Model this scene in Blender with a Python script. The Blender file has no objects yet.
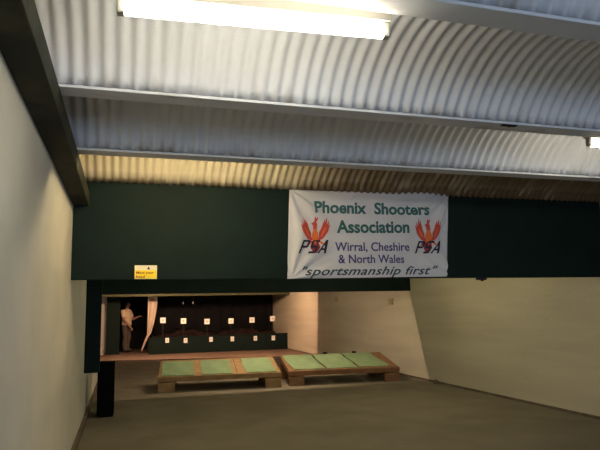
import bpy, bmesh, math, random
from mathutils import Vector, Matrix, Euler
random.seed(7)
C = bpy.context.scene.collection
PI = math.pi
R = math.radians
# ------------------------------------------------------------------ camera
EYE = 1.45
CX = Vector((0.958, -0.021, -0.287)); CY = Vector((-0.287, -0.142, -0.947)); CZ = Vector((-0.021, 0.990, -0.142))
right = Vector((0.9576, -0.2873, -0.0206)).normalized()
back = Vector((-0.2873, -0.9472, -0.1424)).normalized()
up = back.cross(right).normalized()
right = up.cross(back).normalized()
cd = bpy.data.cameras.new('camera'); cam = bpy.data.objects.new('camera', cd); C.objects.link(cam)
m = Matrix((right, up, back)).transposed().to_4x4(); m.translation = Vector((0, 0, EYE))
cam.matrix_world = m
cd.sensor_width = 36; cd.lens = 581/600*36; cd.clip_start = 0.05
bpy.context.scene.camera = cam
# ------------------------------------------------------------------ world, exposure
W = bpy.data.worlds.new('world'); bpy.context.scene.world = W; W.use_nodes = True
bg = W.node_tree.nodes['Background']; bg.inputs[0].default_value = (0.55, 0.6, 0.8, 1); bg.inputs[1].default_value = 0.10
vs = bpy.context.scene.view_settings
vs.view_transform = 'Standard'; vs.look = 'None'; vs.gamma = 1; vs.exposure = 2.4; vs.use_curve_mapping = False
TUBE_COL = (1.0, 0.91, 0.70)
TUBE = {'bay': 10.5, 'edge': 5.5, 'nook': 21.0, 'rear': 8.0, 'mid': 78.0, 'front': 22.0}
COOL = (0.66, 0.80, 1.0)
FAR_COL = (1.0, 0.60, 0.36); FAR = 62.0
MID_COL = (1.0, 0.73, 0.50)

# unseen bluish fill light behind the firing point, added to lift the ceiling
wl = bpy.data.lights.new('rear_fill', 'AREA'); wl.shape = 'RECTANGLE'; wl.size = 2.4; wl.size_y = 1.3; wl.energy = 27; wl.color = (0.60, 0.76, 1.0)
wo = bpy.data.objects.new('rear_fill', wl); C.objects.link(wo); wo.location = (2.3, -4.93, 1.35); wo.rotation_euler = (R(90), 0, 0)

# ------------------------------------------------------------------ materials
def srgb(r, g, b):
    f = lambda c: (c/255/12.92) if c/255 <= 0.04045 else ((c/255+0.055)/1.055)**2.4
    return (f(r), f(g), f(b), 1)

def mat(name, col, rough=0.8, metal=0.0, noise=None, bump=None, emit=None, estr=0.0, spec=0.3):
    """noise: (scale, second colour, detail, low, high)   bump: (scale, strength)"""
    M = bpy.data.materials.new(name); M.use_nodes = True
    nt = M.node_tree; b = nt.nodes['Principled BSDF']
    b.inputs['Base Color'].default_value = col; b.inputs['Roughness'].default_value = rough
    b.inputs['Metallic'].default_value = metal
    b.inputs['Specular IOR Level'].default_value = spec
    tc = nt.nodes.new('ShaderNodeTexCoord')
    if noise:
        n = nt.nodes.new('ShaderNodeTexNoise'); n.inputs['Scale'].default_value = noise[0]; n.inputs['Detail'].default_value = noise[2]
        nt.links.new(tc.outputs['Object'], n.inputs['Vector'])
        r = nt.nodes.new('ShaderNodeValToRGB'); r.color_ramp.elements[0].position = noise[3]; r.color_ramp.elements[1].position = noise[4]
        r.color_ramp.elements[0].color = col; r.color_ramp.elements[1].color = noise[1]
        nt.links.new(n.outputs['Fac'], r.inputs['Fac']); nt.links.new(r.outputs['Color'], b.inputs['Base Color'])
    if bump:
        n2 = nt.nodes.new('ShaderNodeTexNoise'); n2.inputs['Scale'].default_value = bump[0]; n2.inputs['Detail'].default_value = 6
        nt.links.new(tc.outputs['Object'], n2.inputs['Vector'])
        bp = nt.nodes.new('ShaderNodeBump'); bp.inputs['Strength'].default_value = bump[1]; bp.inputs['Distance'].default_value = 0.01
        nt.links.new(n2.outputs['Fac'], bp.inputs['Height']); nt.links.new(bp.outputs['Normal'], b.inputs['Normal'])
    if emit:
        b.inputs['Emission Color'].default_value = (*emit, 1); b.inputs['Emission Strength'].default_value = estr
    return M

def wall_mat(name, col, col2, course, depth, axis_scale=(1, 1, 1)):
    """painted blockwork: faint horizontal courses as relief, blotchy paint"""
    M = mat(name, col, 0.85, noise=(1.3, col2, 6, 0.35, 0.75))
    nt = M.node_tree; b = nt.nodes['Principled BSDF']
    tc = [n for n in nt.nodes if n.type == 'TEX_COORD'][0]
    mp = nt.nodes.new('ShaderNodeMapping'); mp.inputs['Rotation'].default_value = (R(90), 0, R(90))
    nt.links.new(tc.outputs['Object'], mp.inputs['Vector'])
    br = nt.nodes.new('ShaderNodeTexBrick'); br.inputs['Scale'].default_value = 1
    br.inputs['Brick Width'].default_value = 14.0; br.inputs['Row Height'].default_value = course
    br.inputs['Mortar Size'].default_value = 0.008; br.inputs['Mortar Smooth'].default_value = 0.6
    nt.links.new(mp.outputs['Vector'], br.inputs['Vector'])
    n = nt.nodes.new('ShaderNodeTexNoise'); n.inputs['Scale'].default_value = 25; n.inputs['Detail'].default_value = 5
    nt.links.new(tc.outputs['Object'], n.inputs['Vector'])
    mp2 = nt.nodes.new('ShaderNodeMapping'); mp2.inputs['Scale'].default_value = (1, 0.22, 2.6)
    n0 = [k for k in nt.nodes if k.type == 'TEX_NOISE' and k != n][0]
    nt.links.new(tc.outputs['Object'], mp2.inputs['Vector']); nt.links.new(mp2.outputs['Vector'], n0.inputs['Vector'])
    ad = nt.nodes.new('ShaderNodeMath'); ad.operation = 'SUBTRACT'
    nt.links.new(n.outputs['Fac'], ad.inputs[0]); nt.links.new(br.outputs['Fac'], ad.inputs[1])
    bp = nt.nodes.new('ShaderNodeBump'); bp.inputs['Strength'].default_value = 0.5; bp.inputs['Distance'].default_value = depth
    nt.links.new(ad.outputs[0], bp.inputs['Height']); nt.links.new(bp.outputs['Normal'], b.inputs['Normal'])
    return M

def streak_mat(name, col, stain, vec_scale, lo, hi, zlo, zhi, rough=0.6, spread=None):
    """painted metal with stain streaks that gather where the sheet sits on its bearing (between zlo and zhi)"""
    M = mat(name, col, rough)
    nt = M.node_tree; b = nt.nodes['Principled BSDF']
    tc = [n for n in nt.nodes if n.type == 'TEX_COORD'][0]
    mp = nt.nodes.new('ShaderNodeMapping'); mp.inputs['Scale'].default_value = vec_scale
    nt.links.new(tc.outputs['Object'], mp.inputs['Vector'])
    n = nt.nodes.new('ShaderNodeTexNoise'); n.inputs['Scale'].default_value = 1; n.inputs['Detail'].default_value = 7
    nt.links.new(mp.outputs['Vector'], n.inputs['Vector'])
    sp = nt.nodes.new('ShaderNodeSeparateXYZ'); nt.links.new(tc.outputs['Object'], sp.inputs[0])
    mr = nt.nodes.new('ShaderNodeMapRange'); mr.inputs['From Min'].default_value = zhi; mr.inputs['From Max'].default_value = zlo
    nt.links.new(sp.outputs['Z'], mr.inputs['Value'])
    mr2 = nt.nodes.new('ShaderNodeMapRange'); mr2.inputs['From Min'].default_value = lo; mr2.inputs['From Max'].default_value = hi
    nt.links.new(n.outputs['Fac'], mr2.inputs['Value'])
    mu = nt.nodes.new('ShaderNodeMath'); mu.operation = 'MULTIPLY'
    nt.links.new(mr.outputs[0], mu.inputs[0]); nt.links.new(mr2.outputs[0], mu.inputs[1])
    if spread:      # rust towards this end, with the shade beyond the tube light painted in
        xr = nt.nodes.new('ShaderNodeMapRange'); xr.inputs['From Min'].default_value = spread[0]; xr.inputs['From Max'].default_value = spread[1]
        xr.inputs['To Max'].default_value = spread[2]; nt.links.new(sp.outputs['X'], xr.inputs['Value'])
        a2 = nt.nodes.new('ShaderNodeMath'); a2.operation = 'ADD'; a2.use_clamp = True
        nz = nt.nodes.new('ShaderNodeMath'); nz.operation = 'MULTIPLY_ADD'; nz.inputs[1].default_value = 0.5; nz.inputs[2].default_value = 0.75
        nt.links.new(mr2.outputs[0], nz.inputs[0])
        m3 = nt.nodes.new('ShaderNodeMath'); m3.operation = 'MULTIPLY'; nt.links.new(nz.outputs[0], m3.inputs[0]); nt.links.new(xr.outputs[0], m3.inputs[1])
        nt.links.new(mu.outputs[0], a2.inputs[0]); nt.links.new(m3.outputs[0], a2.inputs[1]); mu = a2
    mx = nt.nodes.new('ShaderNodeMix'); mx.data_type = 'RGBA'
    mx.inputs[6].default_value = col; mx.inputs[7].default_value = stain
    nt.links.new(mu.outputs[0], mx.inputs[0]); nt.links.new(mx.outputs[2], b.inputs['Base Color'])
    return M

M_wall = wall_mat('cream wall paint', (0.56, 0.52, 0.41, 1), (0.43, 0.395, 0.31, 1), 0.225, 0.014)
M_wallL = mat('left wall paint', (0.53, 0.51, 0.45, 1), 0.9, noise=(2.0, (0.47, 0.45, 0.39, 1), 6, 0.35, 0.75), bump=(9, 0.12))
M_floor = mat('concrete floor', (0.140, 0.122, 0.086, 1), 0.75, noise=(1.7, (0.185, 0.162, 0.12, 1), 8, 0.35, 0.7), bump=(30, 0.15))
M_strip = mat('reddish strip', (0.17, 0.115, 0.085, 1), 0.9, noise=(3, (0.13, 0.085, 0.065, 1), 6, 0.4, 0.7))
M_gutter = mat('floor edge strip', (0.11, 0.085, 0.06, 1), 0.9, noise=(5, (0.18, 0.14, 0.1, 1), 6, 0.4, 0.7))
M_sheet = streak_mat('white painted corrugated sheet', (0.68, 0.695, 0.745, 1), (0.24, 0.17, 0.10, 1), (9, 2, 2), 0.52, 0.75, 2.60, 2.72)
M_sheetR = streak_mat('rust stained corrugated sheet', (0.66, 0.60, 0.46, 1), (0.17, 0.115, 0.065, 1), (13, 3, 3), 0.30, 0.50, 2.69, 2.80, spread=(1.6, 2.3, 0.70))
M_beam = streak_mat('painted steel', (0.60, 0.61, 0.64, 1), (0.20, 0.15, 0.10, 1), (4, 8, 8), 0.58, 0.8, 2.58, 2.64)
M_green = mat('dark green paint', (0.0048, 0.0135, 0.0112, 1), 0.7, noise=(4, (0.0038, 0.0108, 0.009, 1), 5, 0.4, 0.7), bump=(14, 0.06), spec=0.15)
M_greenT = mat('dark green timber', (0.012, 0.015, 0.009, 1), 0.7, noise=(4, (0.055, 0.05, 0.024, 1), 7, 0.45, 0.75), bump=(20, 0.2))
M_olive = mat('olive edge', (0.055, 0.062, 0.03, 1), 0.7)
M_black = mat('black cloth', (0.006, 0.006, 0.007, 1), 0.95, noise=(2, (0.010, 0.009, 0.009, 1), 4, 0.4, 0.7))
M_blackbox = mat('black board', (0.004, 0.004, 0.004, 1), 0.95, spec=0.03)
M_sand = mat('sand bank', (0.055, 0.024, 0.018, 1), 0.95, noise=(1.6, (0.012, 0.007, 0.006, 1), 6, 0.4, 0.65), bump=(12, 0.4))
M_wood = mat('pallet wood', (0.30, 0.19, 0.085, 1), 0.8, noise=(6, (0.21, 0.12, 0.05, 1), 7, 0.35, 0.7), bump=(40, 0.2))
M_woodD = mat('dark pallet wood', (0.22, 0.11, 0.05, 1), 0.8, noise=(6, (0.15, 0.075, 0.035, 1), 7, 0.35, 0.7), bump=(40, 0.2))
M_plank = mat('bare plank', (0.30, 0.22, 0.13, 1), 0.8, noise=(7, (0.20, 0.14, 0.08, 1), 6, 0.4, 0.7))
M_mat = mat('green shooting mat', (0.165, 0.25, 0.125, 1), 0.95, noise=(5, (0.21, 0.295, 0.165, 1), 7, 0.35, 0.7), bump=(60, 0.3))
M_white = mat('white enamel', (0.34, 0.32, 0.27, 1), 0.4)
M_banner = mat('banner cloth', (0.58, 0.585, 0.63, 1), 0.75, noise=(2.5, (0.53, 0.535, 0.57, 1), 4, 0.4, 0.7))
M_hem = mat('banner hem', (0.58, 0.53, 0.40, 1), 0.75)
M_teal = mat('teal lettering', (0.035, 0.125, 0.125, 1), 0.7)
M_purple = mat('purple lettering', (0.055, 0.045, 0.19, 1), 0.7)
M_navy = mat('dark slate lettering', (0.03, 0.06, 0.085, 1), 0.7)
M_ink = mat('black lettering', (0.018, 0.014, 0.03, 1), 0.7)
M_red = mat('emblem red', (0.50, 0.06, 0.05, 1), 0.7)
M_orange = mat('emblem orange', (0.66, 0.15, 0.03, 1), 0.7)
M_maroon = mat('emblem maroon', (0.22, 0.03, 0.05, 1), 0.7)
M_yellow = mat('sign yellow', (0.85, 0.62, 0.02, 1), 0.5)
M_signw = mat('sign white', (0.72, 0.66, 0.48, 1), 0.5)
M_signr = mat('sign red lettering', (0.28, 0.03, 0.01, 1), 0.5)
M_card = mat('target card', (0.90, 0.88, 0.84, 1), 0.8)
M_bull = mat('target bull', (0.52, 0.44, 0.38, 1), 0.8)
M_stake = mat('dark stake', (0.012, 0.008, 0.007, 1), 0.8)
M_curtain = mat('cream drape', (0.66, 0.53, 0.42, 1), 0.85)
M_tan = mat('tan fitting', (0.42, 0.34, 0.19, 1), 0.6)
M_dark = mat('dark rubber', (0.012, 0.011, 0.010, 1), 0.7)
M_skin = mat('skin', (0.50, 0.27, 0.18, 1), 0.6)
M_hair = mat('hair', (0.020, 0.013, 0.010, 1), 0.7)
M_shirt = mat('cream shirt', (0.80, 0.62, 0.42, 1), 0.85)
M_trouser = mat('grey trousers', (0.105, 0.085, 0.07, 1), 0.85)
M_shoe = mat('dark shoes', (0.02, 0.016, 0.014, 1), 0.5)
def tube_mat(key, col, s):
    return mat('glowing tube ' + key, (0.9, 0.9, 0.88, 1), 0.4, emit=col, estr=s)

# ------------------------------------------------------------------ builders
def link(name, bm, material, parent=None, smooth=False, bevel=0.0):
    bmesh.ops.recalc_face_normals(bm, faces=bm.faces)
    me = bpy.data.meshes.new(name); bm.to_mesh(me); bm.free()
    if smooth:
        for p in me.polygons: p.use_smooth = True
    o = bpy.data.objects.new(name, me); C.objects.link(o); me.materials.append(material)
    if parent: o.parent = parent
    if bevel:
        b = o.modifiers.new('bevel', 'BEVEL'); b.width = bevel; b.segments = 2; b.limit_method = 'ANGLE'
    return o

def box(bm, lo, hi, mtx=None):
    vs_ = [bm.verts.new((x, y, z)) for z in (lo[2], hi[2]) for y in (lo[1], hi[1]) for x in (lo[0], hi[0])]
    if mtx:
        for v in vs_: v.co = mtx @ v.co
    for q in ((0, 1, 3, 2), (4, 6, 7, 5), (0, 4, 5, 1), (2, 3, 7, 6), (0, 2, 6, 4), (1, 5, 7, 3)):
        bm.faces.new([vs_[i] for i in q])
    return vs_

def boxes(name, items, material, parent=None, bevel=0.0):
    bm = bmesh.new()
    for lo, hi in items: box(bm, lo, hi)
    return link(name, bm, material, parent, bevel=bevel)

def prism(bm, pts, y0, y1):
    """polygon given in (x, z), given depth along y"""
    a = [bm.verts.new((x, y0, z)) for x, z in pts]; b = [bm.verts.new((x, y1, z)) for x, z in pts]
    bm.faces.new(a); bm.faces.new(b[::-1])
    for i in range(len(pts)):
        j = (i+1) % len(pts); bm.faces.new((a[i], b[i], b[j], a[j]))

def cyl(bm, p, q, r0, r1=None, n=12):
    p, q = Vector(p), Vector(q); r1 = r0 if r1 is None else r1
    d = (q-p).normalized(); s = d.orthogonal().normalized(); t = d.cross(s)
    A = [bm.verts.new(p + r0*(math.cos(2*PI*i/n)*s + math.sin(2*PI*i/n)*t)) for i in range(n)]
    B = [bm.verts.new(q + r1*(math.cos(2*PI*i/n)*s + math.sin(2*PI*i/n)*t)) for i in range(n)]
    bm.faces.new(A[::-1]); bm.faces.new(B)
    for i in range(n): bm.faces.new((A[i], A[(i+1) % n], B[(i+1) % n], B[i]))

def tag(o, label, cat=None, group=None, kind=None):
    o['label'] = label
    if cat: o['category'] = cat
    if group: o['group'] = group
    if kind: o['kind'] = kind
    return o

def thing(name, label, cat, loc=(0, 0, 0), rot=(0, 0, 0), group=None):
    o = bpy.data.objects.new(name, None); C.objects.link(o); o.empty_display_size = 0.1
    o.location = loc; o.rotation_euler = rot
    return tag(o, label, cat, group)

def copy_tree(root, loc, rot=None, label=None):
    r = root.copy(); C.objects.link(r); r.location = loc
    if rot: r.rotation_euler = rot
    if label: r['label'] = label
    for ch in list(root.children):
        c = ch.copy(); C.objects.link(c); c.parent = r
        for g in ch.children:
            d = g.copy(); C.objects.link(d); d.parent = c
    return r

def structure(name, items, material, label, bevel=0.0):
    return tag(boxes(name, items, material, bevel=bevel), label, 'structure part', None, 'structure')

# ------------------------------------------------------------------ the shell
XL, XR = -0.482, 5.735          # inner faces of the side walls
XF = -0.92                     # left wall of the far half
YB = -5.0
structure('floor', [((-2.2, YB, -0.15), (6.2, 26, 0))], M_floor, 'dull brown grey concrete floor of the shooting hall')
structure('wall_right', [((XR, YB, 0), (XR+0.3, 26, 3.4))], M_wall, 'long cream painted blockwork wall on the right')
structure('wall_left', [((XL-1.2, YB, 0), (XL, 12.9, 3.4))], M_wallL, 'near cream plastered wall along the left edge')
structure('wall_left_far', [((XF-0.6, 12.9, 0), (XF, 26, 3.4))], M_wallL, 'cream wall on the left beside the target bay')
structure('wall_behind', [((-2.2, YB-0.3, 0), (6.2, YB, 3.4))], M_wallL, 'cream wall behind the firing point')
structure('fill_frame', [((1.05, YB+0.001, 0.65), (1.1, YB+0.05, 2.05)), ((3.5, YB+0.001, 0.65), (3.55, YB+0.05, 2.05)), ((1.1, YB+0.001, 0.65), (3.5, YB+0.05, 0.70)), ((1.1, YB+0.001, 2.0), (3.5, YB+0.05, 2.05)), ((1.1, YB+0.001, 0.70), (3.5, YB+0.01, 2.0))], M_white, 'made-up frame and pane around the fill light behind the firing point')  # no known window here: frame and pane added around the fill light
structure('baseboard_left', [((XL, YB, 0), (XL+0.035, 12.9, 0.09))], M_gutter, 'low dark skirting strip at the foot of the left wall')
structure('baseboard_right', [((XR-0.015, YB, 0), (XR, 21, 0.035))], M_gutter, 'thin dark line of dirt strip at the foot of the right wall')
structure('ceiling_far', [((-2.2, 5.9, 2.82), (6.2, 26, 2.95))], M_wallL, 'flat ceiling over the range beyond the green fascia')
structure('ceiling_slab', [((-2.2, YB, 3.3), (6.2, 5.95, 3.4))], M_wallL, 'slab above the corrugated arches')
structure('ceiling_near', [((XL, YB, 2.66), (XR, -0.75, 2.76))], M_sheet, 'white ceiling behind the firing point')
# reddish brown slab over the far floor, near edge askew
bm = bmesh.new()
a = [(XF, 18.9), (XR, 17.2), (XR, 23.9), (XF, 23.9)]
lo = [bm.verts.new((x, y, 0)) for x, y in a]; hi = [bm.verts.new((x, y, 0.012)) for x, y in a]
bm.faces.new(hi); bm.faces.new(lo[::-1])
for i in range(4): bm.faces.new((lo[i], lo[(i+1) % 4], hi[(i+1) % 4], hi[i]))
tag(link('floor_strip', bm, M_strip), 'reddish brown floor strip in front of the targets', 'structure part', None, 'structure')

# beams: I sections across the room
BEAMS = [0.62, 1.895, 3.135, 4.35]      # centre of the lower flange along the range
ZB, FW = 2.60, 0.135
names = ['steel ceiling beam behind the camera side of the nearest arch', 'broad grey ceiling beam at the top right above the near tube light',
         'pale grey ceiling beam running just below the bright near arch', 'ceiling beam with rusty stains closest to the green fascia']
for i, y in enumerate(BEAMS):
    bm = bmesh.new()
    box(bm, (XL+0.013, y-FW/2, ZB), (XR, y+FW/2, ZB+0.016))
    box(bm, (XL+0.013, y-0.006, ZB+0.016), (XR, y+0.006, 3.0))
    box(bm, (XL+0.013, y-FW/2, 3.0), (XR, y+FW/2, 3.015))
    tag(link('trim_%d' % (i+1), bm, M_beam, bevel=0.003), names[i], 'beam', 'ceiling beams', 'structure')

def vault(name, y0, z0, y1, z1, rise, material, label):
    """corrugated sheet arched from bearing to bearing, ribs running along the range"""
    PITCH, AMP, NS, NA = 0.0762, 0.0095, 8, 22
    x0, x1 = XL+0.014, XR
    nx = int((x1-x0)/PITCH*NS)
    c = math.hypot(y1-y0, z1-z0); rad = (c*c/4+rise*rise)/(2*rise); half = math.asin(min(1, c/2/rad))
    if rise > c/2: half = PI-half
    ym, zm = (y0+y1)/2, (z0+z1)/2; tilt = math.atan2(z1-z0, y1-y0)
    bm = bmesh.new(); rows = []
    for j in range(NA+1):
        t = -half + 2*half*j/NA; row = []
        for i in range(nx+1):
            x = x0+(x1-x0)*i/nx
            r = rad + AMP*math.cos(2*PI*x/PITCH)
            u, w = r*math.sin(t), r*math.cos(t) - rad*math.cos(half)
            y = ym + u*math.cos(tilt) - w*math.sin(tilt); z = zm + u*math.sin(tilt) + w*math.cos(tilt)
            row.append(bm.verts.new((x, y, z)))
        rows.append(row)
    for j in range(NA):
        for i in range(nx): bm.faces.new((rows[j][i], rows[j][i+1], rows[j+1][i+1], rows[j+1][i]))
    o = link(name, bm, material, smooth=True)
    s = o.modifiers.new('thickness', 'SOLIDIFY'); s.thickness = 0.003; s.offset = 1
    return tag(o, label, 'structure part', 'corrugated ceiling arches', 'structure')
ZS = ZB+0.022
RISE = 0.33
vault('ceiling_arch_behind', -0.62, ZS, BEAMS[0]-0.05, ZS, RISE, M_sheet, 'corrugated arch over the firing point')
for k, (lab) in enumerate(['sliver of corrugated ceiling arch at the top right corner', 'bright white corrugated ceiling arch around the near tube light',
                           'shaded grey corrugated ceiling arch between the two front beams']):
    vault('ceiling_arch', BEAMS[k]+0.05, ZS, BEAMS[k+1]-0.05, ZS, RISE, M_sheet, lab)
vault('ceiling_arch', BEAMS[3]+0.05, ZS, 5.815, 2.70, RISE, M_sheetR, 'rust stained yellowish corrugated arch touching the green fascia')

# timber wall plate along the left wall and the board above it
tag(boxes('trim_5', [((XL, YB, 2.463), (-0.339, 5.80, 2.598))], M_greenT, bevel=0.006), 'dark green timber wall plate along the top of the left wall', 'timber', None, 'structure')
tag(boxes('trim_6', [((XL, YB, 2.599), (XL+0.012, 5.80, 3.3))], M_plank), 'bare wooden boarding above the dark timber wall plate', 'timber', None, 'structure')

# ------------------------------------------------------------------ overhead baffles
fas = tag(boxes('overhead_baffle', [((XL+0.002, 5.83, 1.76), (XR-0.002, 5.90, 2.82))], M_green, bevel=0.004),
          'big dark green fascia board across the hall carrying the banner', 'baffle')
tag(boxes('overhead_baffle', [((XL+0.002, 11.04, 1.772), (XR-0.002, 11.11, 2.82))], M_green, bevel=0.004),
    'second dark green overhead board, thin strip seen below the banner', 'baffle')
hb = thing('overhead_baffle', 'dark green header board above the row of targets, olive lower edge', 'baffle', (2.4, 20.4, 1.965))
boxes('board', [((XF-2.4+0.002, -0.03, 0.09), (XR-2.4-0.002, 0.03, 0.854))], M_green, hb)
boxes('edge_rail', [((XF-2.4+0.002, -0.05, 0.0), (XR-2.4-0.002, 0.05, 0.089))], M_olive, hb)
# slanted deflector sheet that hoods the target lights
bm = bmesh.new()
HW = (XR-XF-0.03)/math.cos(R(14))
prism(bm, [(-HW, 0), (0, 0), (0, 0.02), (-HW, 0.02)], 0, 0.86)
ds = link('light_hood', bm, M_green); tag(ds, 'slanted dark hood board above the middle of the range', 'baffle')
ds.location = (XR-0.012, 16.80, 2.80); ds.rotation_euler = (R(-70.5), 0, R(-14))

# ------------------------------------------------------------------ fluorescent lights
def light(label, x0, x1, y, z, key, col, strength, r=0.022, ceiling_z=None, rz=0.0):
    t = thing('fluorescent_light', label, 'light', ((x0+x1)/2, y, z), (0, 0, rz), group='fluorescent tube lights')
    L = (x1-x0)/2
    boxes('batten', [((-L-0.02, -0.03, 0.035), (L+0.02, 0.03, 0.085))], M_white, t, bevel=0.004)
    for s in (-1, 1):
        bm = bmesh.new(); box(bm, (s*L-0.014, -0.018, -r), (s*L+0.014, 0.018, 0.036)); link('lampholder', bm, M_white, t, bevel=0.004)
    bm = bmesh.new(); cyl(bm, (-L+0.014, 0, 0), (L-0.014, 0, 0), r, n=16); link('tube', bm, tube_mat(key, col, strength), t, smooth=False)
    if ceiling_z:
        for s in (-0.6, 0.6):
            bm = bmesh.new(); cyl(bm, (s*L, 0, 0.085), (s*L, 0, ceiling_z-z), 0.006, n=8); link('suspension_rod', bm, M_white, t)
    return t
light('white fluorescent tube light glowing along the top of the picture', -0.035, 1.005, 2.078, 2.566, 'bay', TUBE_COL, TUBE['bay'], 0.028, 2.80, R(-3.6))
light('fluorescent tube light cut off by the right edge of the picture', 3.23, 4.43, 3.33, 2.605, 'edge', TUBE_COL, TUBE['edge'], 0.026, 2.81)
light('fluorescent tube light hidden behind the rusty ceiling beam', -0.05, 1.15, 4.62, 2.735, 'nook', (1.0, 0.80, 0.46), TUBE['nook'], 0.022, 2.83)
light('unseen fluorescent tube light added as fill over the firing point behind', 1.6, 2.8, -1.3, 2.52, 'rear', COOL, TUBE['rear'], 0.026, 2.66)  # unseen tube, added as cool ambient fill
light('fluorescent tube light hidden behind the right part of the green fascia', 3.4, 4.6, 8.3, 2.60, 'front', (1.0, 0.87, 0.52), TUBE['front'], 0.022, 2.82)
light('fluorescent tube light hidden behind the left part of the green fascia', 0.5, 1.7, 8.3, 2.60, 'front', (1.0, 0.87, 0.52), TUBE['front']*0.55, 0.022, 2.82)
light('fluorescent tube light hidden behind the second green board', 2.2, 3.4, 11.42, 2.60, 'mid', MID_COL, TUBE['mid'], 0.022, 2.82)
for x in (0.3, 3.4):
    light('warm tube light hidden behind the slanted hood board', x, x+1.2, 17.07+(XR-x-0.6)*math.tan(R(14)), 2.30, 'far', FAR_COL, FAR*(1.75 if x < 1 else 1.25), 0.022, 2.82, R(-14))

# ------------------------------------------------------------------ banner
BX0, BX1, BZ0, BZ1, BY = 1.655, 3.565, 1.757, 2.712, 5.812
def wrinkle(x, z):
    u = (x-BX0)/(BX1-BX0); v = (z-BZ0)/(BZ1-BZ0)
    y = 0
    for cu, cv, ph in ((0, 1, 0.4), (1, 1, 1.7), (0, 0, 2.6), (1, 0, 0.9)):
        dx, dz = (u-cu)*1.9, (v-cv)*0.95
        d = math.hypot(dx, dz); an = math.atan2(dz, dx)
        y += 0.017*math.sin(an*11+ph)*math.exp(-((d-0.32)/0.30)**2)
    y += 0.004*math.sin(9*u+3*v) + 0.003*math.sin(5*u-11*v+1) 
    # one sharp crease from the top right corner
    for (ax, az, bx, bz, k) in ((0.985, 0.96, 0.86, 0.62, -0.012), (0.99, 0.97, 0.55, 0.86, -0.010), (0.02, 0.96, 0.20, 0.70, -0.010), (0.42, 0.99, 0.30, 0.86, -0.008)):
        px, pz, qx, qz = ax*1.9, az*.95, bx*1.9, bz*.95
        X, Z = u*1.9, v*.95
        L2 = (qx-px)**2+(qz-pz)**2; t = max(0, min(1, ((X-px)*(qx-px)+(Z-pz)*(qz-pz))/L2))
        d = math.hypot(X-px-t*(qx-px), Z-pz-t*(qz-pz))
        y += k*math.exp(-(d/0.022)**2)*math.sin(PI*min(1, t*0.9+0.1))
    return max(-0.028, min(0.010, y))
ban = thing('banner', 'white cloth club banner with green and purple lettering and two phoenix emblems', 'banner', (BX0, BY, BZ0))
bm = bmesh.new(); NX, NZ = 150, 76; g = []
for j in range(NZ+1):
    row = []
    for i in range(NX+1):
        u, v = i/NX, j/NZ
        sag = -0.010*math.sin(PI*u)*v - 0.012*(1-u)*v
        skew = -0.040*(1-v)*(1-u) - 0.080*(1-v)*u
        x, z = BX0+u*(BX1-BX0)+skew+0.02*0, BZ0+v*(BZ1-BZ0)+sag+0.018*u+0.012*u*v
        row.append(bm.verts.new((x-BX0, wrinkle(x, z), z-BZ0)))
    g.append(row)
for j in range(NZ):
    for i in range(NX): bm.faces.new((g[j][i], g[j][i+1], g[j+1][i+1], g[j+1][i]))
o = link('cloth', bm, M_banner, ban, smooth=True)
s = o.modifiers.new('thickness', 'SOLIDIFY'); s.thickness = 0.002; s.offset = -1

def on_banner(px, py):
    """picture position of lettering measured on the photograph -> metres on the banner"""
    rx, ry = (px-300)/581, -(py-225)/581
    d = right*rx + up*ry - back
    t = BY/d.y
    return d.x*t, EYE + d.z*t

def lay(name, me_or_bm, material, off=0.0035):
    """drape a flat shape (x, z world metres) onto the cloth"""
    bm = me_or_bm
    bmesh.ops.triangulate(bm, faces=bm.faces)
    long = [e for e in bm.edges if e.calc_length() > 0.03]
    if long: bmesh.ops.subdivide_edges(bm, edges=long, cuts=2); bmesh.ops.triangulate(bm, faces=bm.faces)
    top = list(bm.verts)
    for v in top:
        x, z = v.co.x, v.co.z
        v.co = Vector((x-BX0, wrinkle(x, z)-off, z-BZ0))
    me = bpy.data.meshes.new(name)
    for f in bm.faces:
        if f.normal.y > 0: f.normal_flip()
    bm.to_mesh(me); bm.free()
    o = bpy.data.objects.new(name, me); C.objects.link(o); me.materials.append(material); o.parent = ban
    s = o.modifiers.new('thickness', 'SOLIDIFY'); s.thickness = 0.0012; s.offset = -1
    return o

def text_mesh(body, bold=0.0, shear=0.0, spacing=1.0):
    cu = bpy.data.curves.new('t', 'FONT'); cu.body = body; cu.offset = bold; cu.shear = shear; cu.space_character = spacing
    cu.resolution_u = 3
    t = bpy.data.objects.new('t', cu); C.objects.link(t)
    dg = bpy.context.evaluated_depsgraph_get(); me = bpy.data.meshes.new_from_object(t.evaluated_get(dg))
    bpy.data.objects.remove(t); bpy.data.curves.remove(cu)
    return me

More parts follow.
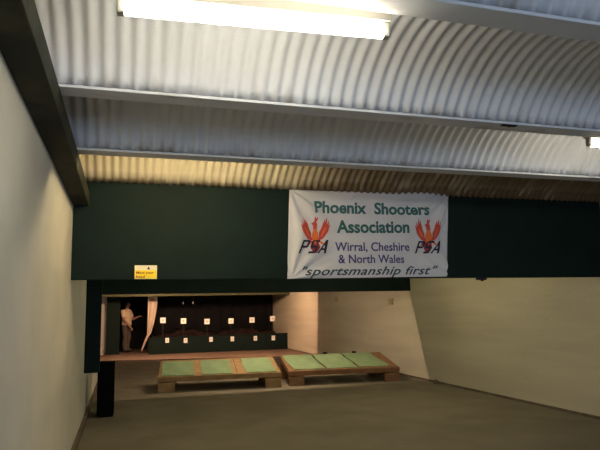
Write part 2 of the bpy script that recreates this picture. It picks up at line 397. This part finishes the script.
def write(name, body, box_px, material, bold=0.0, shear=0.0, spacing=1.0, desc=False):
    """fit the words to a box measured on the photograph: left, right x and the base and cap lines at both ends"""
    me = text_mesh(body, bold, shear, spacing)
    xs = [v.co.x for v in me.vertices]; ys = [v.co.y for v in me.vertices]
    x0, x1 = min(xs), max(xs)
    ref = text_mesh('H', bold); cap = max(v.co.y for v in ref.vertices); base = 0.0
    (lx, lb, lc), (rx, rb, rc) = box_px
    L0, L1 = on_banner(lx, lb), on_banner(lx, lc); R0, R1 = on_banner(rx, rb), on_banner(rx, rc)
    bm = bmesh.new(); bm.from_mesh(me)
    for v in bm.verts:
        u = (v.co.x-x0)/(x1-x0); w = (v.co.y-base)/(cap-base)
        b_ = (L0[0]+(R0[0]-L0[0])*u, L0[1]+(R0[1]-L0[1])*u); c_ = (L1[0]+(R1[0]-L1[0])*u, L1[1]+(R1[1]-L1[1])*u)
        v.co = Vector((b_[0], 0, b_[1]+(c_[1]-b_[1])*w))
    bpy.data.meshes.remove(me); bpy.data.meshes.remove(ref)
    return lay(name, bm, material)

write('lettering', 'Phoenix', ((314.5, 212.5, 201.0), (366.5, 213.6, 202.2)), M_teal, 0.030)
write('lettering', 'Shooters', ((374.5, 213.8, 202.6), (429, 215, 204.0)), M_teal, 0.030)
write('lettering', 'Association', ((336.5, 232.6, 220.2), (409.5, 232.6, 220.8)), M_teal, 0.030)
write('lettering', 'Wirral, Cheshire', ((335, 251.0, 242.2), (409.5, 250.8, 242.6)), M_purple, 0.010)
write('lettering', '& North Wales', ((338.5, 263.2, 254.6), (404.5, 262.8, 254.8)), M_purple, 0.010)
write('lettering', '"sportsmanship first"', ((302.5, 275.4, 267.0), (438, 274.0, 266.0)), M_navy, 0.012, 0.45, 1.05)

def poly_shape(name, polys, material, off, to):
    bm = bmesh.new()
    for pts in polys:
        vs_ = []
        for (a_, b_) in pts:
            x, z = to(a_, b_); vs_.append(bm.verts.new((x, 0, z)))
        f = bm.faces.new(vs_)
    return lay(name, bm, material, off)

def feather(bx, by, tx, ty, w):
    """a pointed feather from base to tip"""
    dx, dy = tx-bx, ty-by; L = math.hypot(dx, dy); nx, ny = -dy/L*w, dx/L*w
    return [(bx-nx*.6, by-ny*.6), (bx+dx*.45-nx, by+dy*.45-ny), (tx, ty), (bx+dx*.45+nx, by+dy*.45+ny), (bx+nx*.6, by+ny*.6)]

def emblem(px0, py0, px1, py1):
    """rising bird with lifted wings; unit frame, x 0..1 to the right, y 0..1 upwards"""
    def to(a_, b_): return on_banner(px0+(px1-px0)*a_, py1+(py0-py1)*b_)
    red, org, mar = [], [], []
    for s in (-1, 1):
        f = lambda x: 0.5+s*x
        tips = [(0.50, 0.80), (0.47, 0.90), (0.40, 0.99), (0.32, 0.95), (0.26, 0.84)]
        for k, (tx, ty) in enumerate(tips):
            red.append(feather(f(0.20+0.03*(4-k)*.6), 0.46-0.02*k, f(tx), ty, 0.058))
        org.append(feather(f(0.20), 0.46, f(0.39), 0.76, 0.030))
        mar.append(feather(f(0.16), 0.40, f(0.25), 0.76, 0.06))
        red.append([(f(0.05), 0.36), (f(0.17), 0.36), (f(0.40), 0.58), (f(0.42), 0.70), (f(0.22), 0.58)])
    org.append([(0.38, 0.50), (0.42, 0.33), (0.50, 0.24), (0.58, 0.33), (0.62, 0.50), (0.55, 0.66), (0.45, 0.66)])
    red.append([(0.44, 0.64), (0.56, 0.64), (0.57, 0.80), (0.50, 0.90), (0.42, 0.84), (0.36, 0.80), (0.43, 0.77)])
    red.append(feather(0.52, 0.86, 0.58, 0.99, 0.03)); red.append(feather(0.50, 0.86, 0.49, 1.0, 0.03))
    mar.append([(0.40, 0.34), (0.60, 0.34), (0.66, 0.16), (0.55, 0.02), (0.45, 0.00), (0.34, 0.16)])
    org.append(feather(0.60, 0.34, 0.86, 0.22, 0.035)); red.append(feather(0.40, 0.34, 0.20, 0.22, 0.035))
    poly_shape('emblem_shadow', mar, M_maroon, 0.0030, to)
    poly_shape('emblem_plumage', red, M_red, 0.0042, to)
    poly_shape('emblem_flame', org, M_orange, 0.0054, to)
emblem(300.5, 216.5, 330, 253.5)
emblem(415, 218.5, 441, 253.5)
def psa(px0, px1, yb, yt):
    to = lambda a_, b_: on_banner(px0+(px1-px0)*a_, yb+(yt-yb)*b_)
    sh = lambda pts: [(x*0.84+0.16*y, y) for x, y in pts]
    P = [[(0.0, 0), (0.07, 0), (0.07, 1), (0.0, 1)], [(0.07, 0.86), (0.22, 0.86), (0.27, 1), (0.07, 1)], [(0.22, 0.86), (0.22, 0.58), (0.29, 0.52), (0.29, 0.95), (0.27, 1)], [(0.07, 0.42), (0.24, 0.42), (0.29, 0.52), (0.22, 0.58), (0.07, 0.58)]]
    S = [[(0.36, 0), (0.56, 0), (0.62, 0.12), (0.56, 0.16), (0.36, 0.16)], [(0.56, 0.16), (0.62, 0.12), (0.62, 0.5), (0.55, 0.44)], [(0.41, 0.42), (0.55, 0.44), (0.62, 0.5), (0.58, 0.58), (0.36, 0.58)], [(0.36, 0.58), (0.43, 0.58), (0.43, 0.86), (0.36, 0.92)], [(0.36, 0.90), (0.43, 0.84), (0.63, 0.84), (0.63, 1), (0.42, 1)]]
    A = [[(0.68, 0), (0.75, 0), (0.87, 0.86), (0.84, 1)], [(0.84, 1), (0.81, 0.86), (0.94, 0), (1.01, 0), (0.91, 1)], [(0.76, 0.24), (0.93, 0.24), (0.91, 0.38), (0.78, 0.38)]]
    for L in (P, S, A): poly_shape('club_initial', [sh(q) for q in L], M_ink, 0.0068, to)
psa(298, 330.5, 253.5, 240)
psa(414.5, 442.5, 253.5, 241)

# ------------------------------------------------------------------ yellow sign on the fascia
sg = thing('warning_sign', 'small yellow and white warning sign on the lower edge of the green fascia', 'sign', (0.092, 5.829, 1.764))
boxes('plate', [((0, -0.006, 0), (0.209, 0, 0.132))], M_signw, sg, bevel=0.002)
boxes('yellow_panel', [((0.004, -0.0075, 0.004), (0.205, -0.0061, 0.085))], M_yellow, sg)
bm = bmesh.new(); prism(bm, [(0.115, 0.092), (0.145, 0.092), (0.130, 0.122)], -0.0075, -0.0061); link('warning_triangle', bm, M_ink, sg)
for body, x0, x1, z0, z1 in (('Mind your', 0.014, 0.180, 0.050, 0.074), ('head', 0.014, 0.095, 0.012, 0.036)):
    me = text_mesh(body, 0.02); bm = bmesh.new(); bm.from_mesh(me); bpy.data.meshes.remove(me)
    xs = [v.co.x for v in bm.verts]; a_, b_ = min(xs), max(xs)
    for v in bm.verts: v.co = Vector((x0+(v.co.x-a_)/(b_-a_)*(x1-x0), -0.0079, z0+v.co.y/0.72*(z1-z0)))
    o = link('sign_lettering', bm, M_signr, sg); s_ = o.modifiers.new('thickness', 'SOLIDIFY'); s_.thickness = 0.0006

# ------------------------------------------------------------------ firing platforms and mats
def platform(label, x, y, rz, width, depth, h, tilt, mats, wood_rail, slots=()):
    """raised on block feet, its deck sloping up to the back"""
    t = thing('shooting_platform', label, 'platform', (x, y, 0), (0, 0, rz), 'low wooden shooting platforms')
    T = Matrix.Translation((0, 0, h-0.09)) @ Matrix.Rotation(tilt, 4, 'X')
    bm = bmesh.new(); n = 11; w = width/n
    for k in range(n):
        a_, b_ = k*w+0.004, (k+1)*w-0.004
        for (s0, s1) in slots:                 # the wide gaps between deck boards
            if s0 <= a_ < s1: a_ = s1
            if s0 < b_ <= s1: b_ = s0
        cut = [q for q in slots if a_ < q[0] and q[1] < b_]
        for q0, q1 in ([(a_, cut[0][0]), (cut[0][1], b_)] if cut else [(a_, b_)]):
            if q1-q0 > 0.01: box(bm, (q0, 0.031, 0.068), (q1, depth, 0.09), T)
    link('deck', bm, wood_rail, t, bevel=0.002)
    for yy in (0.0, depth-0.03):
        bm = bmesh.new(); box(bm, (0, yy, 0.0 if yy == 0 else 0.01), (width, yy+0.03, 0.088 if yy == 0 else 0.067), T); link('end_board', bm, wood_rail, t, bevel=0.003)
    for xx in (0.0, width/2-0.04, width-0.08):
        bm = bmesh.new(); box(bm, (xx, 0.031, -0.012), (xx+0.08, depth-0.031, 0.067), T); link('bearer', bm, M_woodD, t, bevel=0.003)
    for xx in (0.0, width-0.30):
        for yy in (0.005, depth-0.17):
            top = h-0.092 + yy*math.tan(tilt) - 0.012
            bm = bmesh.new(); box(bm, (xx, yy, 0), (xx+0.30, yy+0.15, top)); link('foot_block', bm, wood_rail, t, bevel=0.006)
    Wm = Matrix.Translation((x, y, 0)) @ Matrix.Rotation(rz, 4, 'Z') @ T
    for (x0, x1, y0, y1, skew, lab) in mats:
        bm = bmesh.new(); NXm, NYm = 10, 16; vt, vb = [], []
        for j in range(NYm+1):
            for i in range(NXm+1):
                u, v = i/NXm, j/NYm
                px = x0+(x1-x0)*u+skew*v + 0.008*math.sin(7*v+x0*9)
                py = y0+(y1-y0)*v + 0.006*math.sin(6*u+x0*5)
                pz = 0.0915 + 0.002*(1+math.sin(9*u+5*v+x0*3))
                vt.append(bm.verts.new((px-x0, py-y0, pz-0.091+0.010))); vb.append(bm.verts.new((px-x0, py-y0, 0)))
        S_ = NXm+1
        for j in range(NYm):
            for i in range(NXm):
                q = (j*S_+i, j*S_+i+1, (j+1)*S_+i+1, (j+1)*S_+i)
                bm.faces.new([vt[k] for k in q]); bm.faces.new([vb[k] for k in q[::-1]])
        rim = [i for i in range(S_)] + [j*S_+NXm for j in range(1, NYm+1)] + [NYm*S_+i for i in range(NXm-1, -1, -1)] + [j*S_ for j in range(NYm-1, 0, -1)]
        for k in range(len(rim)):
            a1, b1 = rim[k], rim[(k+1) % len(rim)]; bm.faces.new((vb[a1], vb[b1], vt[b1], vt[a1]))
        mo = link('shooting_mat', bm, M_mat, smooth=False)
        mo.matrix_world = Wm @ Matrix.Translation((x0, y0, 0.0906))
        tag(mo, lab, 'mat', 'green shooting mats')
    return t, Wm
P1, W1 = platform('left low wooden platform carrying three separate green mats', 0.62, 11.08, R(-5.5), 2.26, 1.16, 0.275, R(10),
    [(0.05, 0.64, 0.04, 1.02, 0.0, 'green mat at the left end of the left wooden platform'),
     (0.78, 1.35, 0.04, 1.02, 0.0, 'darker green mat in the middle of the left wooden platform'),
     (1.60, 2.17, 0.05, 1.06, -0.02, 'green mat at the right end of the left wooden platform')], M_wood)
P2, W2 = platform('right low wooden platform carrying three close set green mats', 3.04, 10.95, R(-6.5), 2.21, 1.26, 0.27, R(9.5),
    [(0.11, 0.72, 0.09, 1.20, -0.08, 'green mat at the left end of the right wooden platform'),
     (0.765, 1.375, 0.09, 1.20, -0.08, 'green mat in the middle of the right wooden platform'),
     (1.42, 2.03, 0.11, 1.20, -0.08, 'green mat at the wall end of the right wooden platform')], M_woodD, slots=((0.655, 0.75), (1.31, 1.405)))
for k, (u, lab) in enumerate(((0.98, 'small dark block on the back edge of the right platform, left of two'), (1.62, 'small dark block on the back edge of the right platform, nearest the wall'))):
    bm = bmesh.new(); box(bm, (-0.045, -0.02, 0), (0.045, 0.018, 0.045)); cyl(bm, (-0.02, 0, 0.045), (-0.02, 0, 0.055), 0.012, n=10)
    o = link('rest_block', bm, M_dark, bevel=0.006); o.matrix_world = W2 @ Matrix.Translation((u, 1.232, 0.0905)); tag(o, lab, 'block', 'dark blocks on the platform')

# ------------------------------------------------------------------ left side: hanging board and black cabinet
tag(boxes('side_board', [((XL+0.001, 8.25, 0.672), (-0.285, 8.30, 2.815))], M_green, bevel=0.003), 'narrow dark green board standing out from the left wall below the fascia', 'board')
cb = thing('upright_cabinet', 'narrow black upright box on the floor beside the left wall', 'cabinet', (-0.335, 8.86, 0))
boxes('body', [((0.0, 0.012, 0.03), (0.230, 0.30, 0.725))], M_blackbox, cb, bevel=0.004)
boxes('plinth', [((0.012, 0.02, 0), (0.220, 0.29, 0.0299))], M_blackbox, cb)
boxes('front_panel', [((0.008, 0.0, 0.04), (0.224, 0.0118, 0.715))], M_blackbox, cb, bevel=0.003)
boxes('top_board', [((-0.004, 0.0, 0.7255), (0.234, 0.305, 0.747))], M_blackbox, cb, bevel=0.003)

# ------------------------------------------------------------------ small fittings
def at_wall(px, py):
    rx, ry = (px-300)/581, -(py-225)/581
    d = right*rx + up*ry - back; t = XR/d.x
    return d.y*t, EYE+d.z*t
def at_y(px, py, Y):
    rx, ry = (px-300)/581, -(py-225)/581
    d = right*rx + up*ry - back; t = Y/d.y
    return d.x*t, EYE+d.z*t
for px, py, lab in ((337.5, 299, 'small tan fitting high on the right wall, the one farther down the range'), (391.5, 301.5, 'small tan fitting high on the right wall, the nearer one')):
    y, z = at_wall(px, py)
    f_ = thing('wall_fitting', lab, 'fitting', (XR-0.001, y, z), group='tan wall fittings')
    boxes('back_box', [((-0.03, -0.10, -0.07), (0, 0.10, 0.07))], M_tan, f_, bevel=0.006)
    boxes('cover', [((-0.04, -0.085, -0.055), (-0.0301, 0.085, 0.055))], M_tan, f_, bevel=0.003)
x, z = at_y(483, 277, 5.83)
bm = bmesh.new(); box(bm, (x-0.055, 5.835, 1.735), (x+0.055, 5.895, 1.7595)); cyl(bm, (x+0.01, 5.865, 1.735), (x+0.01, 5.865, 1.722), 0.018, n=10)
tag(link('cable_clamp', bm, M_dark, bevel=0.003), 'small dark clamp under the right part of the green fascia', 'clamp')
bm = bmesh.new(); box(bm, (2.31, 3.07, 2.592), (2.42, 3.10, 2.5995)); cyl(bm, (2.37, 3.085, 2.592), (2.37, 3.085, 2.587), 0.012, n=10)
tag(link('beam_clip', bm, M_dark, bevel=0.003), 'small dark clip under the pale ceiling beam at upper right', 'clip')
bm = bmesh.new(); bmesh.ops.create_icosphere(bm, subdivisions=2, radius=0.05)
for v in bm.verts: v.co = Vector((v.co.x*0.9, v.co.y*1.3, max(0, v.co.z+0.03)*0.9)) * (1+0.15*math.sin(v.co.x*90+v.co.y*60))
o = link('rubble_lump', bm, M_gutter); o.location = (XR-0.08, 10.05, 0); tag(o, 'small dark lump of rubble at the foot of the right wall', 'rubble')

# ------------------------------------------------------------------ target bay
YE = 21.4
structure('wall_end', [((-2.2, 24.5, 0), (6.2, 24.8, 2.82))], M_black, 'black far end of the range')
XA, XB_, XC = -0.92, at_y(106.3, 325, YE+0.1)[0], at_y(119.8, 325, YE+0.1)[0]

structure('wall_end_cream', [((XF, YE+0.30, 0.012), (XB_+0.03, YE+0.45, 2.815))], M_wallL, 'narrow cream strip of wall at the far left of the target bay')
tag(boxes('screen_board', [((XB_, YE+0.1, 0.012), (XC, YE+0.16, 2.815))], M_green, bevel=0.004), 'dark green upright board left of the person at the far end', 'board')
structure('wall_recess', [((-0.75, 24.3, 0.012), (5.6, 24.4, 2.815)), ((-0.26, YE+0.46, 0.012), (-0.20, 24.3, 2.815)), ((0.86, YE+0.55, 0.012), (0.92, 24.3, 2.815))], M_black, 'black lining of the recess where the person stands')
# backdrop with soft vertical folds
bm = bmesh.new(); n = 120; r0, r1 = [], []
x0, x1 = 1.0, XR-0.02
for i in range(n+1):
    x = x0+(x1-x0)*i/n; y = 22.9+0.025*math.sin(x*14)+0.012*math.sin(x*31)
    r0.append(bm.verts.new((x, y, 0.014))); r1.append(bm.verts.new((x, y, 2.81)))
for i in range(n): bm.faces.new((r0[i], r0[i+1], r1[i+1], r1[i]))
o = link('backdrop_curtain', bm, M_black, smooth=True); s_ = o.modifiers.new('thickness', 'SOLIDIFY'); s_.thickness = 0.012
tag(o, 'black backdrop curtain behind the row of targets', 'curtain')
# sand bank
bm = bmesh.new(); g = []
for j in range(9):
    row = []
    for i in range(61):
        x = 1.0+(XR-0.03-1.0)*i/60; v = j/8; y = 21.0+v*1.7
        z = 0.014+(0.15+0.62*v**0.8)*(0.9+0.12*math.sin(x*3+1)+0.05*math.sin(x*11+v*5)) if j else 0.014
        row.append(bm.verts.new((x, y, z)))
    g.append(row)
for j in range(8):
    for i in range(60): bm.faces.new((g[j][i], g[j][i+1], g[j+1][i+1], g[j+1][i]))
base = [bm.verts.new((p.co.x, p.co.y, 0.013)) for p in g[8]]
for i in range(60): bm.faces.new((g[8][i], g[8][i+1], base[i+1], base[i]))
tag(link('sand_bank', bm, M_sand, smooth=True), 'dim reddish sand bank behind the low green board', 'sand bank', None, 'stuff')
# low board: tiny askew like the floor strip
YL = 20.75
XLB = at_y(149, 345, YL)[0]; ZLB = at_y(200, 335.8, YL)[1]
lb = thing('target_board', 'low dark green board along the floor under the targets', 'board', (XLB, YL, 0.012))
WLB = XR-0.004-XLB
boxes('panel', [((0, 0, 0), (WLB, 0.05, ZLB-0.04))], M_green, lb, bevel=0.004)
boxes('cap_rail', [((0, -0.012, ZLB-0.0395), (WLB, 0.07, ZLB-0.012))], M_green, lb, bevel=0.004)
def card(name, label, px, py, Y, w, h, group, stake):
    x, z = at_y(px, py, Y)
    t = thing(name, label, 'target', (x, Y, z), group=group)
    boxes('card', [((-w/2, -0.004, -h/2), (w/2, 0, h/2))], M_card, t)
    bm = bmesh.new(); cyl(bm, (0, -0.0045, 0), (0, -0.0041, 0), w*0.15, n=20); link('bull', bm, M_bull, t)
    if stake:
        boxes('stake', [((-0.016, 0.0002, ZLB+0.0005-z), (0.016, 0.02, h/2-0.01))], M_stake, t)
    return t
ords = ['first', 'second', 'third', 'fourth', 'fifth', 'last']
for k, (px, py) in enumerate(((163, 320.3), (183.5, 321), (207, 321.5), (231, 321), (252, 320), (272.5, 318.6))):
    card('paper_target', 'white target card on a stake above the low board, %s from the left' % ords[k], px, py, YL+0.025, 0.185, 0.185, 'upper row of paper targets', True)
for k, (px, py) in enumerate(((167.2, 340.3), (185.6, 340.4), (211, 339.4), (232.3, 338.9), (255.4, 338.3), (273.3, 337.9))):
    card('paper_target', 'small white target card pinned on the low green board, %s from the left' % ords[k], px, py, YL-0.0005, 0.125, 0.165, 'lower row of paper targets', False)
for k, (px, py) in enumerate(((183.3, 303), (193.2, 302.8))):
    x, z = at_y(px, py, 20.30)
    t = thing('hanging_tag', 'tiny white tag hanging below the header board, %s' % ('left one' if k == 0 else 'right one'), 'tag', (x, 20.36, z), group='white tags under the header board')
    boxes('tag_plate', [((-0.012, -0.003, -0.035), (0.012, 0.003, 0.035))], M_card, t)
    bm = bmesh.new(); cyl(bm, (0, 0, 0.035), (0, 0, 1.964-z), 0.002, n=6); link('string', bm, M_dark, t)
# cream drape pulled aside beside the doorway
bm = bmesh.new(); n, mz = 26, 30; g = []
Yd = YE-0.02
for j in range(mz+1):
    v = j/mz; py = 292+(351-292)*v
    if py < 335: l_, r_ = 148.3-(py-292)*0.03, 157.3-7.0*max(0, (py-301)/34)**1.6
    else:
        q = (py-335)/16; l_ = 147.0-6.2*q**0.8; r_ = 149.4-7.4*q**0.9
    xl, zl = at_y(l_, py, Yd); xr, zr = at_y(max(r_, l_+1.2), py, Yd)
    row = []
    for i in range(n+1):
        u = i/n; row.append(bm.verts.new((xl+(xr-xl)*u, Yd+0.025*math.sin(u*PI*4), max(0.02, zl+(zr-zl)*u))))
    g.append(row)
for j in range(mz):
    for i in range(n): bm.faces.new((g[j][i], g[j][i+1], g[j+1][i+1], g[j+1][i]))
o = link('door_drape', bm, M_curtain, smooth=True); s_ = o.modifiers.new('thickness', 'SOLIDIFY'); s_.thickness = 0.008
tag(o, 'cream drape hanging drawn aside at the right of the doorway', 'curtain')
tag(boxes('door_post', [((0.83, YE+0.46, 0.012), (0.93, YE+0.54, 2.815))], M_stake, bevel=0.004), 'dark post at the right side of the far doorway', 'post')

# ------------------------------------------------------------------ person
def skin(name, pts, edges, material, parent, root=0, sub=2, fat=1.0, merge=0.0):
    """one continuous surface grown over a jointed skeleton; pts: (x, y, z, rx, ry)"""
    me = bpy.data.meshes.new(name); me.from_pydata([p[:3] for p in pts], edges, []); o = bpy.data.objects.new(name, me); C.objects.link(o)
    md = o.modifiers.new('skin', 'SKIN'); md.use_smooth_shade = True
    for i, p in enumerate(pts):
        sv = me.skin_vertices[0].data[i]; sv.radius = (p[3]*fat, (p[4] if len(p) > 4 else p[3])*fat); sv.use_root = (i == root) or (merge > 0 and not any(e_[1] == i for e_ in edges))
    sd = o.modifiers.new('sub', 'SUBSURF'); sd.levels = sub; sd.render_levels = sub
    if merge:
        rm = o.modifiers.new('merge', 'REMESH'); rm.mode = 'VOXEL'; rm.voxel_size = merge
        sm = o.modifiers.new('relax', 'SMOOTH'); sm.iterations = 4; sm.factor = 0.5
    dg = bpy.context.evaluated_depsgraph_get(); me2 = bpy.data.meshes.new_from_object(o.evaluated_get(dg)); bpy.data.objects.remove(o)
    me2.name = name
    o = bpy.data.objects.new(name, me2); C.objects.link(o); me2.materials.clear(); me2.materials.append(material); o.parent = parent
    for p in me2.polygons: p.use_smooth = True
    return o
# standing side-on, facing the targets' side (+x), forearms lifted in front
pe = thing('person', 'person in a cream short sleeved shirt and grey trousers standing in the far doorway', 'person', (0.10, 22.55, 0.012), (0, 0, R(-32)))
sh = 1.03
J = {}
pts, ed = [], []
def P(n_, x, y, z, r, r2=None, par=None):
    J[n_] = len(pts); pts.append((x*sh, y*sh, z*sh, r, r2 or r))
    if par: ed.append((J[par], J[n_]))
P('pelvis', 0, 0, 0.95, .115, .15); P('waist', 0.01, 0, 1.10, .105, .14, 'pelvis'); P('chest', 0.01, 0, 1.30, .12, .165, 'waist')
P('shoulders', 0.0, 0, 1.43, .085, .12, 'chest'); P('neck', 0.015, 0, 1.515, .050, .052, 'shoulders'); P('jaw', 0.045, 0, 1.60, .072, .062, 'neck')
P('head', 0.035, 0, 1.69, .098, .078, 'jaw'); P('crown', 0.02, 0, 1.745, .075, .062, 'head')
for s, n_ in ((1, 'l'), (-1, 'r')):
    P('hip'+n_, 0, .09*s, 0.88, .085, .085, 'pelvis'); P('knee'+n_, 0.03 if s > 0 else 0.05, .10*s, 0.49, .058, .058, 'hip'+n_)
    P('calf'+n_, -0.01+(0.03 if s < 0 else 0), .10*s, 0.35, .052, .052, 'knee'+n_)
    P('ankle'+n_, -0.02+(0.05 if s < 0 else 0), .10*s, 0.085, .037, .037, 'calf'+n_)
    P('ball'+n_, 0.12+(0.05 if s < 0 else 0), .11*s, 0.04, .028, .034, 'ankle'+n_); P('toe'+n_, 0.17+(0.05 if s < 0 else 0), .11*s, 0.035, .020, .028, 'ball'+n_)
hands = {}
for s, n_, el, wr in ((1, 'l', (0.08, .22, 1.13), (0.30, .17, 1.22)), (-1, 'r', (0.07, -.23, 1.13), (0.25, -.19, 0.90))):
    P('sho'+n_, 0.0, .18*s, 1.40, .062, .062, 'shoulders'); P('elb'+n_, *el, .043, .043, 'sho'+n_)
    e, w = Vector(el), Vector(wr); md_ = e.lerp(w, .4); P('fore'+n_, *md_, .040, .040, 'elb'+n_); P('wri'+n_, *w, .026, .030, 'fore'+n_)
    d = (w-e).normalized(); side = Vector((0, 1, 0)); nrm = d.cross(side).normalized()
    pa = w + d*0.045; P('palm'+n_, *pa, .022, .036, 'wri'+n_); pb = w + d*0.085; P('palmend'+n_, *pb, .017, .038, 'palm'+n_)
    hands[n_] = (w, d, side*s, nrm)
body = skin('body', pts, ed, M_skin, pe, 0)
bm = bmesh.new(); bm.from_mesh(body.data)
edge = [e for e in bm.edges if e.is_boundary]

bmesh.ops.holes_fill(bm, edges=edge, sides=0); bmesh.ops.triangulate(bm, faces=[f for f in bm.faces if len(f.verts) > 4])
bm.to_mesh(body.data); bm.free()
for p in body.data.polygons: p.use_smooth = True
for n_, (w, d, sd_, nrm) in hands.items():
    if nrm.z > 0: nrm = -nrm
    for k, (off, L) in enumerate(((-.028, .072), (-.010, .082), (.010, .077), (.028, .060))):
        b0 = w+d*.075+sd_*off; b1 = w+d*.105+sd_*off; b2 = b1+(d*.8+nrm*.6)*L*.5; b3 = b2+(d*.35+nrm*.9)*L*.42
        f_ = skin('finger', [(*(q*sh), r_) for q, r_ in ((b0, .009), (b1, .0095), (b2, .0085), (b3, .0070))], [(0, 1), (1, 2), (2, 3)], M_skin, body, 0, 1)
    b0 = w+d*.035-sd_*.022; b1 = b0+(d*.5-sd_*.7+nrm*.3)*.04; b2 = b1+(d*.8+nrm*.5)*.034
    skin('thumb', [(*(q*sh), r_) for q, r_ in ((b0, .012), (b1, .011), (b2, .008))], [(0, 1), (1, 2)], M_skin, body, 0, 1)
# face
def blob(name, c, s, material, parent, k=2):
    bm = bmesh.new(); bmesh.ops.create_icosphere(bm, subdivisions=k, radius=1)
    for v in bm.verts: v.co = Vector((c[0]*sh+v.co.x*s[0], c[1]*sh+v.co.y*s[1], c[2]*sh+v.co.z*s[2]))
    return link(name, bm, material, parent, smooth=True)
blob('nose', (0.132, 0, 1.655), (.020, .013, .022), M_skin, body)
blob('mouth', (0.112, 0, 1.605), (.012, .024, .007), M_maroon, body)
for s in (1, -1):
    blob('eye', (0.118, .032*s, 1.685), (.010, .012, .008), M_hair, body)
    blob('ear', (0.02, .077*s, 1.66), (.018, .010, .032), M_skin, body)
bm = bmesh.new(); bmesh.ops.create_icosphere(bm, subdivisions=3, radius=1)
for v in list(bm.verts):
    if v.co.z < -0.55 or (v.co.x > 0.45 and v.co.z < 0.45): bm.verts.remove(v)
for v in bm.verts: v.co = Vector((0.018*sh+v.co.x*.118, v.co.y*.096, 1.70*sh+v.co.z*.112))
o = link('hair', bm, M_hair, pe, smooth=True); s_ = o.modifiers.new('thickness', 'SOLIDIFY'); s_.thickness = 0.012
# clothes: fitted over the body surface, standing off the skin
def seg_near(p, a, b):
    ab = b-a; t = max(0, min(1, (p-a).dot(ab)/ab.dot(ab))); return (p-a-ab*t).length, t
BONES = [('torso', J['pelvis'], J['shoulders']), ('neck', J['shoulders'], J['head'])]
for n_ in 'lr':
    BONES += [('upper', J['sho'+n_], J['elb'+n_]), ('fore', J['elb'+n_], J['wri'+n_]), ('fore', J['wri'+n_], J['palmend'+n_]),
              ('leg', J['hip'+n_], J['knee'+n_]), ('leg', J['knee'+n_], J['ankle'+n_])]
BONES = [(k, Vector(pts[a_][:3]), Vector(pts[b_][:3]), pts[a_][3], pts[b_][3]) for k, a_, b_ in BONES]
def garment(name, keep, off, material):
    bm = bmesh.new(); bm.from_mesh(body.data); bmesh.ops.recalc_face_normals(bm, faces=bm.faces); bm.normal_update()
    bm.normal_update()
    bmesh.ops.subdivide_edges(bm, edges=bm.edges[:], cuts=1, use_grid_fill=True); bm.normal_update()
    bad = []
    for v in bm.verts:
        best = min(((d-(r0+(r1-r0)*t), k, t) for k, a_, b_, r0, r1 in BONES for d, t in (seg_near(v.co, a_, b_),)), key=lambda q: q[0])
        if not keep(v.co/sh, best[1], best[2]): bad.append(v)
    mv = {v: v.normal.copy() for v in bm.verts}
    for v, n_ in mv.items(): v.co += n_*off(v.co/sh)
    bmesh.ops.delete(bm, geom=bad, context='VERTS')
    for _ in range(3): bmesh.ops.smooth_vert(bm, verts=[v for v in bm.verts if not v.is_boundary], factor=0.4, use_axis_x=True, use_axis_y=True, use_axis_z=True)
    o = link(name, bm, material, pe, smooth=True); s_ = o.modifiers.new('thickness', 'SOLIDIFY'); s_.thickness = 0.006; s_.offset = 1
    return o
garment('shirt', lambda p, k, t: (k in ('torso', 'leg') and 0.93 < p.z < 1.50) or (k == 'neck' and p.z < 1.49) or (k == 'upper' and t < 0.70),
        lambda p: 0.028 if p.z < 1.0 else 0.022, M_shirt)
garment('trousers', lambda p, k, t: k in ('torso', 'leg') and 0.06 < p.z < 1.03, lambda p: 0.014 + 0.014*max(0, 1-abs(p.z-0.2)/0.5), M_trouser)
for s, k in ((1, 0), (-1, 0.05)):
    pts, ed, J = [], [], {}
    P('heel', -0.05+k, .10*s, 0.045, .040, .042); P('mid', 0.03+k, .105*s, 0.05, .045, .042, 'heel'); P('ball', 0.12+k, .11*s, 0.042, .040, .048, 'mid'); P('toe', 0.185+k, .11*s, 0.036, .030, .040, 'ball')
    skin('shoe', pts, ed, M_shoe, pe, 0, fat=1.25)
pe.scale = (1.12, 1.12, 1.0)
